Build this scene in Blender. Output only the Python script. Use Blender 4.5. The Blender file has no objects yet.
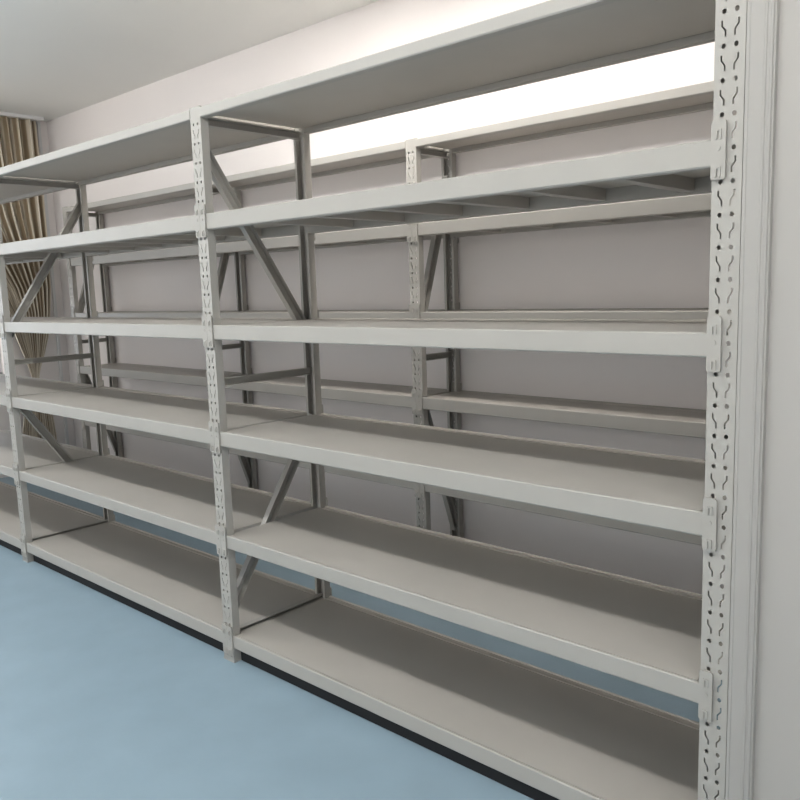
import bpy, bmesh, math, random
from mathutils import Vector, Matrix
random.seed(4)
sc = bpy.context.scene
COL = sc.collection

# ------------------------------------------------------------------ materials
def srgb(r, g, b):
    f = lambda c: ((c/255+.055)/1.055)**2.4 if c/255 > .04045 else c/255/12.92
    return (f(r), f(g), f(b), 1)

def mat(name, col, rough=.5, metallic=0, noise=0, nscale=8, bump=0, bscale=200, spec=.5):
    m = bpy.data.materials.new(name); m.use_nodes = True
    nt = m.node_tree; b = nt.nodes['Principled BSDF']
    b.inputs['Base Color'].default_value = col
    b.inputs['Roughness'].default_value = rough
    b.inputs['Metallic'].default_value = metallic
    b.inputs['Specular IOR Level'].default_value = spec
    tc = nt.nodes.new('ShaderNodeTexCoord')
    if noise:
        n = nt.nodes.new('ShaderNodeTexNoise'); n.inputs['Scale'].default_value = nscale
        n.inputs['Detail'].default_value = 6
        nt.links.new(tc.outputs['Object'], n.inputs['Vector'])
        r = nt.nodes.new('ShaderNodeValToRGB')
        r.color_ramp.elements[0].position = .3; r.color_ramp.elements[1].position = .7
        r.color_ramp.elements[0].color = tuple(c*(1-noise) for c in col[:3])+(1,)
        r.color_ramp.elements[1].color = tuple(min(1, c*(1+noise)) for c in col[:3])+(1,)
        nt.links.new(n.outputs['Fac'], r.inputs['Fac'])
        nt.links.new(r.outputs['Color'], b.inputs['Base Color'])
    if bump:
        n = nt.nodes.new('ShaderNodeTexNoise'); n.inputs['Scale'].default_value = bscale
        nt.links.new(tc.outputs['Object'], n.inputs['Vector'])
        bp = nt.nodes.new('ShaderNodeBump'); bp.inputs['Strength'].default_value = bump
        bp.inputs['Distance'].default_value = .001
        nt.links.new(n.outputs['Fac'], bp.inputs['Height'])
        nt.links.new(bp.outputs['Normal'], b.inputs['Normal'])
    return m

M_STEEL = mat('powder_coated_steel', (.42, .408, .378, 1), .42, noise=.02, nscale=5, bump=.15, bscale=350, spec=.4)
M_DECK = mat('deck_steel', (.475, .452, .415, 1), .45, noise=.04, nscale=3, bump=.15, bscale=350, spec=.4)
M_DARK_STRIP = mat('strip_black', (.012, .013, .015, 1), .8)
M_FOOT = mat('foot_steel', (.36, .36, .34, 1), .5, noise=.1, nscale=60)
M_WALL = mat('wall_paint', (.865, .83, .82, 1), .85, noise=.012, nscale=2, bump=.15, bscale=120, spec=.2)
M_CEIL = mat('ceiling_paint', (.86, .87, .85, 1), .9, noise=.012, nscale=1.2, spec=.2)
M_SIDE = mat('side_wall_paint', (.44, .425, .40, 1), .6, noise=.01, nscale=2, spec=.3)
M_TRIM = mat('trim_paint', (.40, .388, .365, 1), .5, spec=.4)
M_FLOOR = mat('blue_epoxy_floor', (.285, .39, .465, 1), .45, noise=.05, nscale=4, bump=.15, bscale=60, spec=.35)
M_FRAME = mat('window_frame_white', (.75, .76, .76, 1), .4)
M_HOUSING = mat('lamp_housing', (.8, .8, .8, 1), .5)

def emis(name, col, s):
    m = bpy.data.materials.new(name); m.use_nodes = True
    nt = m.node_tree; b = nt.nodes['Principled BSDF']
    b.inputs['Base Color'].default_value = (.9, .9, .9, 1)
    b.inputs['Emission Color'].default_value = col
    b.inputs['Emission Strength'].default_value = s
    return m
M_LAMP = emis('aisle_lamp_diffuser', (1, .98, .95, 1), 31)
M_LAMP2 = emis('rear_lamp_diffuser', (1, .94, .88, 1), 30)

M_GLASS = bpy.data.materials.new('window_glass'); M_GLASS.use_nodes = True
nt = M_GLASS.node_tree; nt.nodes.clear()
o = nt.nodes.new('ShaderNodeOutputMaterial'); mx = nt.nodes.new('ShaderNodeMixShader')
tr = nt.nodes.new('ShaderNodeBsdfTransparent'); gl = nt.nodes.new('ShaderNodeBsdfGlossy')
gl.inputs['Roughness'].default_value = .02; mx.inputs[0].default_value = .06
nt.links.new(tr.outputs[0], mx.inputs[1]); nt.links.new(gl.outputs[0], mx.inputs[2]); nt.links.new(mx.outputs[0], o.inputs[0])

# beige curtain cloth with thin brown stripes coloured in, running down it
M_CURT = bpy.data.materials.new('curtain_cloth'); M_CURT.use_nodes = True
nt = M_CURT.node_tree; b = nt.nodes['Principled BSDF']; b.inputs['Roughness'].default_value = .9
b.inputs['Specular IOR Level'].default_value = .1
uv = nt.nodes.new('ShaderNodeUVMap'); sp = nt.nodes.new('ShaderNodeSeparateXYZ')
mu = nt.nodes.new('ShaderNodeMath'); mu.operation = 'MULTIPLY'; mu.inputs[1].default_value = 2*math.pi*27
sn = nt.nodes.new('ShaderNodeMath'); sn.operation = 'SINE'
rp = nt.nodes.new('ShaderNodeValToRGB')
mr = nt.nodes.new('ShaderNodeMapRange'); mr.inputs['From Min'].default_value = -1
e = rp.color_ramp.elements
e[0].position = .0; e[0].color = (.27, .21, .14, 1); e[1].position = 1; e[1].color = (.80, .75, .65, 1)
k = e.new(.16); k.color = (.36, .29, .20, 1); k = e.new(.3); k.color = (.66, .59, .48, 1)
nt.links.new(uv.outputs[0], sp.inputs[0]); nt.links.new(sp.outputs[0], mu.inputs[0]); nt.links.new(mu.outputs[0], sn.inputs[0])
nt.links.new(sn.outputs[0], mr.inputs['Value']); nt.links.new(mr.outputs[0], rp.inputs[0]); nt.links.new(rp.outputs[0], b.inputs['Base Color'])

# ------------------------------------------------------------------ helpers
def mesh_of(bm, name, m, smooth=False):
    bmesh.ops.recalc_face_normals(bm, faces=bm.faces)
    me = bpy.data.meshes.new(name); bm.to_mesh(me); bm.free()
    me.materials.append(m)
    if smooth:
        for p in me.polygons: p.use_smooth = True
    return me

def link(name, me, parent=None, loc=(0, 0, 0), rotz=0):
    o = bpy.data.objects.new(name, me); COL.objects.link(o)
    if parent: o.parent = parent
    o.location = loc; o.rotation_euler = (0, 0, rotz)
    return o

def box(bm, x0, x1, y0, y1, z0, z1):
    vs = [bm.verts.new(p) for p in ((x0,y0,z0),(x1,y0,z0),(x1,y1,z0),(x0,y1,z0),(x0,y0,z1),(x1,y0,z1),(x1,y1,z1),(x0,y1,z1))]
    for f in ((0,3,2,1),(4,5,6,7),(0,1,5,4),(1,2,6,5),(2,3,7,6),(3,0,4,7)):
        bm.faces.new([vs[i] for i in f])

def prism(bm, prof, axis, a, b):
    """closed outline prof of (p, q) swept from a to b along axis: x -> (y,z), z -> (x,y)"""
    def P(p, q, t): return (t, p, q) if axis == 'x' else (p, q, t) if axis == 'z' else (p, t, q)
    A = [bm.verts.new(P(p, q, a)) for p, q in prof]; B = [bm.verts.new(P(p, q, b)) for p, q in prof]
    n = len(prof)
    bm.faces.new(A); bm.faces.new(B[::-1])
    for i in range(n):
        bm.faces.new((A[i], B[i], B[(i+1) % n], A[(i+1) % n]))

def structure(name, bm, m):
    o = link(name, mesh_of(bm, name, m)); o['kind'] = 'structure'; return o

# ------------------------------------------------------------------ the room
XL, XR, YB, YF, ZC = -4.4, 4.2, 1.475, -5.0, 3.032
bm = bmesh.new(); box(bm, XL-.2, XR+.2, YF-.2, YB+.2, -.15, 0); structure('floor', bm, M_FLOOR)
bm = bmesh.new(); box(bm, XL-.2, XR+.2, YF-.2, YB+.2, ZC, ZC+.15); structure('ceiling', bm, M_CEIL)
bm = bmesh.new(); box(bm, XL-.2, XR+.2, YB, YB+.2, 0, ZC); structure('wall_back', bm, M_WALL)
VX0, VX1, VZ0, VZ1 = -4.15, 3.6, 1.15, 2.85
bm = bmesh.new()
box(bm, XL-.2, VX0, YF-.2, YF, 0, ZC); box(bm, VX1, XR+.2, YF-.2, YF, 0, ZC)
box(bm, VX0, VX1, YF-.2, YF, 0, VZ0); box(bm, VX0, VX1, YF-.2, YF, VZ1, ZC)
structure('wall_front', bm, M_WALL)
bm = bmesh.new()
for i in range(6):
    x = VX0+(VX1-VX0)*i/5
    box(bm, max(VX0, x-.03), min(VX1, x+.03), YF-.12, YF-.06, VZ0, VZ1)
for z in (VZ0, VZ1-.05): box(bm, VX0, VX1, YF-.12, YF-.06, z, z+.05)
wf = structure('fill_window', bm, M_FRAME)  # unseen window added behind the camera as fill light for wall and beams
bm = bmesh.new(); box(bm, VX0+.02, VX1-.02, YF-.095, YF-.089, VZ0+.03, VZ1-.03)
link('window_pane', mesh_of(bm, 'window_pane', M_GLASS), wf)
bm = bmesh.new(); box(bm, XR, XR+.2, YF, YB, 0, ZC); structure('wall_right', bm, M_WALL)
# left wall with a window opening
WY0, WY1, WZ0, WZ1 = -2.6, .92, .85, 2.85
bm = bmesh.new()
box(bm, XL-.2, XL, YF, WY0, 0, ZC); box(bm, XL-.2, XL, WY1, YB, 0, ZC)
box(bm, XL-.2, XL, WY0, WY1, 0, WZ0); box(bm, XL-.2, XL, WY0, WY1, WZ1, ZC)
structure('wall_left', bm, M_WALL)
bm = bmesh.new()
n = 3
for i in range(n+1):
    y = WY0+(WY1-WY0)*i/n
    box(bm, XL-.12, XL-.06, max(WY0, y-.03), min(WY1, y+.03), WZ0, WZ1)
for z in (WZ0, WZ1-.05): box(bm, XL-.12, XL-.06, WY0, WY1, z, z+.05)
wf = structure('window_1', bm, M_FRAME)
bm = bmesh.new(); box(bm, XL-.095, XL-.089, WY0+.02, WY1-.02, WZ0+.03, WZ1-.03)
link('window_pane', mesh_of(bm, 'window_pane', M_GLASS), wf)
# projecting wall block that closes the right end of the runs
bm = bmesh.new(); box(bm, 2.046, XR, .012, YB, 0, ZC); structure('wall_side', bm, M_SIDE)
bm = bmesh.new()                                     # fluted casing on its corner
prof = [(2.0345, .012), (2.0345, -.001), (2.041, -.0015), (2.043, -.0005), (2.071, -.0005), (2.0725, -.0022), (2.076, -.0022), (2.0775, -.0005),
        (2.083, -.0005), (2.0848, -.0032), (2.0885, -.0032), (2.0905, .0), (2.094, .0), (2.0955, .012)]
prism(bm, prof, 'z', 0, ZC); structure('trim_1', bm, M_TRIM)
# slim casing strip beside the curtain on the left wall
bm = bmesh.new(); box(bm, XL, XL+.02, 1.383, 1.408, .1, ZC); structure('trim_2', bm, M_FRAME)

# ------------------------------------------------------------------ rack pieces
W, DP, T = .0655, .033, .0018
PITCH, OFF = .0712, .0174
def post_mesh(H):
    """slotted upright: pierced front plate at y=0, two side webs, inward lips (plate faces -y)"""
    bm = bmesh.new()
    n = int((H-OFF)//PITCH)+1
    def loop(pts):
        vs = [bm.verts.new((x, 0, z)) for x, z in pts]
        return [bm.edges.new((vs[i], vs[(i+1) % len(vs)])) for i in range(len(vs))]
    # plate built as modules, each one pitch high, holes left open
    z0 = 0
    zs = [0]+[OFF+PITCH*k+.011 for k in range(n)]
    if H-zs[-1] > .004: zs.append(H)
    for a, b in zip(zs, zs[1:]):
        edges = loop([(-W/2, a), (W/2, a), (W/2, b), (-W/2, b)])
        if abs(b-a-PITCH) < .001:
            hc, scn = b-.011, b-.011-PITCH/2
            for s in (-1, 1):
                cx = s*.0135
                edges += loop([(cx+.0050*math.cos(t), hc+.0058*math.sin(t)) for t in [math.pi*(i+.5)/4 for i in range(8)]])
                t_ = .0018
                q = [(-.0042-t_, .017), (-.0042+t_, .017), (-.0042+t_, .006), (.0035+t_, -.004), (.0035+t_, -.017), (.0035-t_, -.017), (.0035-t_, -.005), (-.0042-t_, .005)]
                edges += loop([(cx-s*x, scn+z) for x, z in q])
        bmesh.ops.triangle_fill(bm, use_beauty=True, use_dissolve=False, edges=edges)
    bmesh.ops.remove_doubles(bm, verts=bm.verts, dist=1e-5)
    r = bmesh.ops.extrude_face_region(bm, geom=list(bm.faces))
    bmesh.ops.translate(bm, verts=[v for v in r['geom'] if isinstance(v, bmesh.types.BMVert)], vec=(0, T, 0))
    for s in (-1, 1):
        a, b = sorted((s*W/2, s*(W/2-T)))
        box(bm, a, b, T, DP, 0, H)
        a, b = sorted((s*W/2, s*(W/2-.014)))
        box(bm, a, b, DP, DP+T, 0, H)
    return mesh_of(bm, 'upright_post', M_STEEL)

def foot_mesh():
    bm = bmesh.new()
    prof = [(-.035, -.004), (.035, -.004), (.035, .036), (-.035, .036)]
    box(bm, -.035, .035, -.004, -.001, 0, .045); box(bm, -.037, .037, -.006, .04, 0, .005)
    for x in (-.015, .015):
        box(bm, x-.005, x+.005, -.007, -.004, .022, .032)
    return mesh_of(bm, 'foot', M_FOOT)

def beam_mesh(L, h):
    """box beam, front face at y=0 looking -y, from x=-L/2 to L/2, top at z=0, small rolled ledge"""
    bm = bmesh.new()
    prof = [(0, -h+.004), (.003, -h), (.034, -h), (.036, -h+.002), (.036, -.004), (.0335, -.004), (.0335, -.0045), (.012, -.0045), (.010, -.001), (.008, 0), (.003, 0),
            (0, -.003)]
    prism(bm, prof, 'x', -L/2, L/2)
    return mesh_of(bm, 'shelf_beam', M_STEEL)

def plate_mesh(s):
    """end plate hooked on the post, pressed hooks in relief; s=+1 extends to +x from x=0"""
    bm = bmesh.new()
    w, z1, z0, c = .032, .037, -.089, .005
    pts = [(0, z0+c), (c*.3, z0+c*.3), (c, z0), (w-c, z0), (w-c*.3, z0+c*.3), (w, z0+c), (w, z1-c), (w-c*.3, z1-c*.3), (w-c, z1), (c, z1), (c*.3, z1-c*.3), (0, z1-c)]
    prism(bm, [(x*s, z) for x, z in pts], 'y', -.0065, -.0015)
    def rb(x0, x1, z0, z1, d=.0018):
        a, b = sorted((x0*s, x1*s)); box(bm, a, b, -.0065-d, -.0065, z0, z1)
    for zt in (.018, -.062):                     # pressed hooks, n-shaped
        rb(.0095, .0225, zt-.004, zt, .003); rb(.0095, .0135, zt-.021, zt-.004, .003); rb(.0185, .0225, zt-.021, zt-.004, .003)
    pr = [(s*(.0165+.0048*math.cos(t)), -.022+.0052*math.sin(t)) for t in [2*math.pi*i/14 for i in range(14)]]
    prism(bm, pr, 'y', -.0085, -.0065)
    return mesh_of(bm, 'end_plate', M_STEEL)

def deck_mesh(L, D, ribs):
    bm = bmesh.new()
    y0, y1, t = .037, D-.037, .014
    n = 1
    g = .0008
    for i in range(n):
        a, b = -L/2+L*i/n+(g if i else 0), -L/2+L*(i+1)/n-(g if i < n-1 else 0)
        box(bm, a, b, y0-.0, y1, -t, -.004)
    box(bm, -L/2, L/2, y0+.004, y1-.004, -t-.004, -t+.001)
    # tongues that rest in the ledge of the beams
    box(bm, -L/2+.03, L/2-.03, .0122, y0, -.0043, -.0015)
    box(bm, -L/2+.03, L/2-.03, y1, D-.0122, -.0043, -.0015)
    if ribs:
        k = int(L/.26)
        for i in range(1, k):
            x = -L/2+L*i/k
            box(bm, x-.018, x+.018, y0+.002, y1-.002, -.054, -t-.0035)
    return mesh_of(bm, 'shelf_deck', M_DECK)

def channel_between(p, q, w, d, name):
    """U channel running from p to q in the y-z plane, w wide in that plane, d deep in x"""
    bm = bmesh.new()
    p, q = Vector(p), Vector(q); v = q-p; L = v.length
    t = .002
    for (a0, a1, b0, b1) in ((-d/2, -d/2+t, -w/2, w/2), (-d/2+t, d/2, -w/2, -w/2+t), (-d/2+t, d/2, w/2-t, w/2)):
        box(bm, a0, a1, b0, b1, 0, L)
    for z in (.014, L-.014):                     # bolt heads
        prism(bm, [(.006*math.cos(a), z+.006*math.sin(a)) for a in [math.pi*i/3 for i in range(6)]], 'x', -d/2-.003, -d/2)
        prism(bm, [(.006*math.cos(a), z+.006*math.sin(a)) for a in [math.pi*i/3 for i in range(6)]], 'x', d/2, d/2+.003)
    ez = v.normalized(); ex = Vector((1, 0, 0)); ey = ez.cross(ex)
    R = Matrix((ex, ey, ez)).transposed().to_4x4(); R.translation = p
    bmesh.ops.transform(bm, matrix=Matrix.Rotation(0, 4, 'X'), verts=bm.verts)
    bmesh.ops.transform(bm, matrix=R, verts=bm.verts)
    return mesh_of(bm, name, M_STEEL)

ZT = [2.212, 1.820, 1.3945, .9723, .545, .119]
HS = [.037, .060, .0575, .060, .0555, .057]
PLATE = {s: plate_mesh(s) for s in (1, -1)}
FOOT = foot_mesh()

def run(name, label, xs, y0, D, braces):
    root = bpy.data.objects.new(name, None); COL.objects.link(root)
    root.location = (xs[0], y0, 0); root['label'] = label; root['category'] = 'shelf'
    x00 = xs[0]
    H = 2.217
    pm = post_mesh(H)
    for i, x in enumerate(xs):
        for back in (False, True):
            p = link('upright_post', pm, root, (x-x00, D if back else 0, 0), math.pi if back else 0)
            link('foot', FOOT, p)
        ya, yb = .017, D-.017
        up, lo = braces[i]
        z = (1.315, 2.06) if up > 0 else (2.06, 1.315)
        br = lambda nm, a, b, w=.044: link(nm, channel_between(a, b, w, .028, nm), root, (x-x00, 0, 0))
        br('diagonal_brace', (0, ya+.01, z[0]), (0, yb-.01, z[1]))
        z = (.225, .96) if lo > 0 else (.96, .225)
        br('diagonal_brace', (0, ya+.01, z[0]), (0, yb-.01, z[1]))
        for zz in (2.168, 1.163, .115):
            w_ = .03
            br('horizontal_brace', (0, ya, zz), (0, yb, zz), w_ if zz > .5 else .022)
    cache = {}
    for a, b in zip(xs, xs[1:]):
        L = b-a
        for k, (zt, h) in enumerate(zip(ZT, HS)):
            key = (round(L, 3), k)
            if key not in cache:
                cache[key] = (beam_mesh(L-W-.001, h), deck_mesh(L-.034, D, k > 0))
            bmh, dm = cache[key]
            xc = (a+b)/2-x00
            link('shelf_deck', dm, root, (xc, 0, zt))
            for back in (False, True):
                o = link('shelf_beam', bmh, root, (xc, D+.002 if back else -.002, zt), math.pi if back else 0)
                if k == 0: zoff = -.037
                else: zoff = 0
                if k:
                    link('end_plate', PLATE[1], o, ((L-W)/2+.0, 0, zoff))
                    link('end_plate', PLATE[-1], o, (-(L-W)/2, 0, zoff))
        pb = bmesh.new(); box(pb, -(L-W)/2+.004, (L-W)/2-.004, .030, .034, 0, ZT[5]-HS[5]+.002)  # added near-black strip darkening the gap below the bottom beam
        link('dark_strip', mesh_of(pb, 'dark_strip', M_DARK_STRIP), root, ((a+b)/2-x00, 0, 0))['label'] = 'black recessed strip'
    return root

run('shelving_rack', 'tall pale grey steel shelving run nearest the viewer, six deep shelves on slotted posts',
    [-4.0, -2.0, 0, 2.0], 0, .545, [(1, -1), (1, -1), (-1, 1), (-1, 1)])
run('shelving_rack', 'shallower pale grey steel shelving run standing behind, close against the back wall',
    [-3.55, -1.72, .069, 1.86], 1.155, .305, [(1, -1), (1, -1), (1, -1), (1, -1)])

# ------------------------------------------------------------------ curtain, tied in at the waist
def curtain():
    bm = bmesh.new(); uvl = bm.loops.layers.uv.new('UVMap')
    prof = [(3.006, .25, 1.41), (2.6, .32, 1.41), (2.2, .48, 1.408), (1.95, .66, 1.405), (1.6, .93, 1.395), (1.4, 1.02, 1.375), (1.2, 1.07, 1.345), (1.05, 1.12, 1.30),
            (.93, 1.16, 1.255), (.84, 1.178, 1.232), (.76, 1.178, 1.232), (.68, 1.15, 1.26), (.55, 1.08, 1.31), (.4, 1.05, 1.325), (.2, 1.03, 1.335), (.04, 1.02, 1.34)]
    def at(z):
        for (z1, a1, b1), (z0, a0, b0) in zip(prof, prof[1:]):
            if z0 <= z <= z1:
                t = (z-z0)/(z1-z0); return a0+(a1-a0)*t, b0+(b1-b0)*t
        return prof[-1][1:]
    NU, NZ = 300, 70
    grid = []
    for j in range(NZ+1):
        z = 3.006-(3.006-.04)*j/NZ
        a, b = at(z); wd = b-a
        amp = min(.045, .012+.05*wd)
        row = []
        for i in range(NU+1):
            u = i/NU
            ph = 2*math.pi*13*u+.5*math.sin(7*u+z*.8)
            x = -4.30+amp*(math.sin(ph)+.25*math.sin(2.3*ph+1))*.9
            y = a-.078+wd*u+.25*wd/13*math.sin(ph*2)*.5
            row.append(bm.verts.new((x, y, z)))
        grid.append(row)
    for j in range(NZ):
        for i in range(NU):
            f = bm.faces.new((grid[j][i], grid[j+1][i], grid[j+1][i+1], grid[j][i+1]))
            for l, (ii, jj) in zip(f.loops, ((i, j), (i, j+1), (i+1, j+1), (i+1, j))): l[uvl].uv = (ii/NU, 1-jj/NZ)
    me = mesh_of(bm, 'curtain', M_CURT, True)
    root = bpy.data.objects.new('curtain', None); COL.objects.link(root); root.location = (0, 0, 0)
    root['label'] = 'striped beige curtain gathered and tied at the waist, hanging on the left wall'; root['category'] = 'curtain'
    c = link('cloth', me, root)
    s = c.modifiers.new('thickness', 'SOLIDIFY'); s.thickness = .002
    # tieback band
    bm = bmesh.new(); n = 28
    ring = []
    for k in range(n):
        t = 2*math.pi*k/n
        ring.append([bm.verts.new((-4.30+r*.04*math.cos(t), 1.127+r*.042*math.sin(t)*.95, z)) for r, z in ((1, .755), (1.03, .78), (1, .805), (.93, .78))])
    for k in range(n):
        A, B = ring[k], ring[(k+1) % n]
        for q in range(4): bm.faces.new((A[q], A[(q+1) % 4], B[(q+1) % 4], B[q]))
    link('tieback', mesh_of(bm, 'tieback', M_CURT, True), root)
    bm = bmesh.new()
    box(bm, -4.37, -4.24, .1, 1.38, 3.005, 3.031)
    link('track', mesh_of(bm, 'track', M_FRAME), root)
curtain()

# ------------------------------------------------------------------ ceiling lights
def lamp(x, y, L, label, m, flat=False):
    root = bpy.data.objects.new('ceiling_light', None); COL.objects.link(root); root.location = (x, y, ZC)
    root['label'] = label; root['category'] = 'light'; root['group'] = label
    bm = bmesh.new()
    if flat:                                     # shallow tray with the panel set inside its rim
        for a in ((-L/2, L/2, -.11, -.10), (-L/2, L/2, .10, .11), (-L/2, -L/2+.01, -.10, .10), (L/2-.01, L/2, -.10, .10)): box(bm, *a, -.035, -.001)
        box(bm, -L/2+.01, L/2-.01, -.10, .10, -.012, -.001)
    else:
        box(bm, -L/2, L/2, -.09, .09, -.022, -.001)
    link('lamp_housing', mesh_of(bm, 'lamp_housing', M_HOUSING), root)
    bm = bmesh.new()
    if flat: box(bm, -L/2+.012, L/2-.012, -.098, .098, -.024, -.0125)
    else: prism(bm, [(-.075, -.022), (-.07, -.055), (-.045, -.075), (.045, -.075), (.07, -.055), (.075, -.022)], 'x', -L/2+.01, L/2-.01)
    link('diffuser', mesh_of(bm, 'diffuser', m), root)
for x in (-3.3, -2.0, -.7, .6, 1.9, 3.2):
    lamp(x, -1.37, 1.25, 'strip lights in a line above the front aisle', M_LAMP)
for x in (-.28, .9):
    lamp(x, .66, 1.1, 'strip lights above the narrow aisle between the shelving runs', M_LAMP2, True)

# ------------------------------------------------------------------ daylight through the left window and the added fill window
w = bpy.data.worlds.new('World'); sc.world = w; w.use_nodes = True
nt = w.node_tree; bg = nt.nodes['Background']
# overcast sky: cool to the left of the room, tinted warmer across the front for the added fill light
tc = nt.nodes.new('ShaderNodeTexCoord'); sp = nt.nodes.new('ShaderNodeSeparateXYZ'); mr = nt.nodes.new('ShaderNodeMapRange')
mr.inputs['From Min'].default_value = -.95; mr.inputs['From Max'].default_value = -.6
rp = nt.nodes.new('ShaderNodeValToRGB')
rp.color_ramp.elements[0].color = (1.05, 1.17, 1.34, 1); rp.color_ramp.elements[1].color = (1, .945, .89, 1)
nt.links.new(tc.outputs['Generated'], sp.inputs[0]); nt.links.new(sp.outputs[0], mr.inputs['Value'])
nt.links.new(mr.outputs[0], rp.inputs[0]); nt.links.new(rp.outputs[0], bg.inputs[0])
bg.inputs[1].default_value = 3.0

def portal(loc, rot, sx, sy):
    pl = bpy.data.lights.new('window_portal', 'AREA'); pl.shape = 'RECTANGLE'; pl.size = sx; pl.size_y = sy
    pl.cycles.is_portal = True
    po = bpy.data.objects.new('window_portal', pl); COL.objects.link(po)
    po.location = loc; po.rotation_euler = rot
portal((XL-.15, (WY0+WY1)/2, (WZ0+WZ1)/2), (0, -math.pi/2, 0), WZ1-WZ0, WY1-WY0)
portal(((VX0+VX1)/2, YF-.15, (VZ0+VZ1)/2), (math.pi/2, 0, 0), VX1-VX0, VZ1-VZ0)  # portal of the added fill window

# ------------------------------------------------------------------ camera
cx, cy, cz, ya, pi_, ro, f = 2.6782, -1.8203, 1.5199, .74254, .14083, -.031675, 799.05
fw = Vector((-math.sin(ya)*math.cos(pi_), math.cos(ya)*math.cos(pi_), -math.sin(pi_)))
rt = Vector((math.cos(ya), math.sin(ya), 0)); up = rt.cross(fw)
r2 = rt*math.cos(ro)+up*math.sin(ro); u2 = -rt*math.sin(ro)+up*math.cos(ro)
cam = bpy.data.cameras.new('camera'); co = bpy.data.objects.new('camera', cam); COL.objects.link(co)
Mx = Matrix((r2, u2, -fw)).transposed().to_4x4(); Mx.translation = (cx, cy, cz)
co.matrix_world = Mx
cam.sensor_width = 36; cam.lens = f/800*36; cam.clip_start = .02
sc.camera = co

sc.view_settings.view_transform = 'Standard'; sc.view_settings.look = 'None'
sc.view_settings.gamma = 1; sc.view_settings.use_curve_mapping = False
sc.view_settings.exposure = -.36
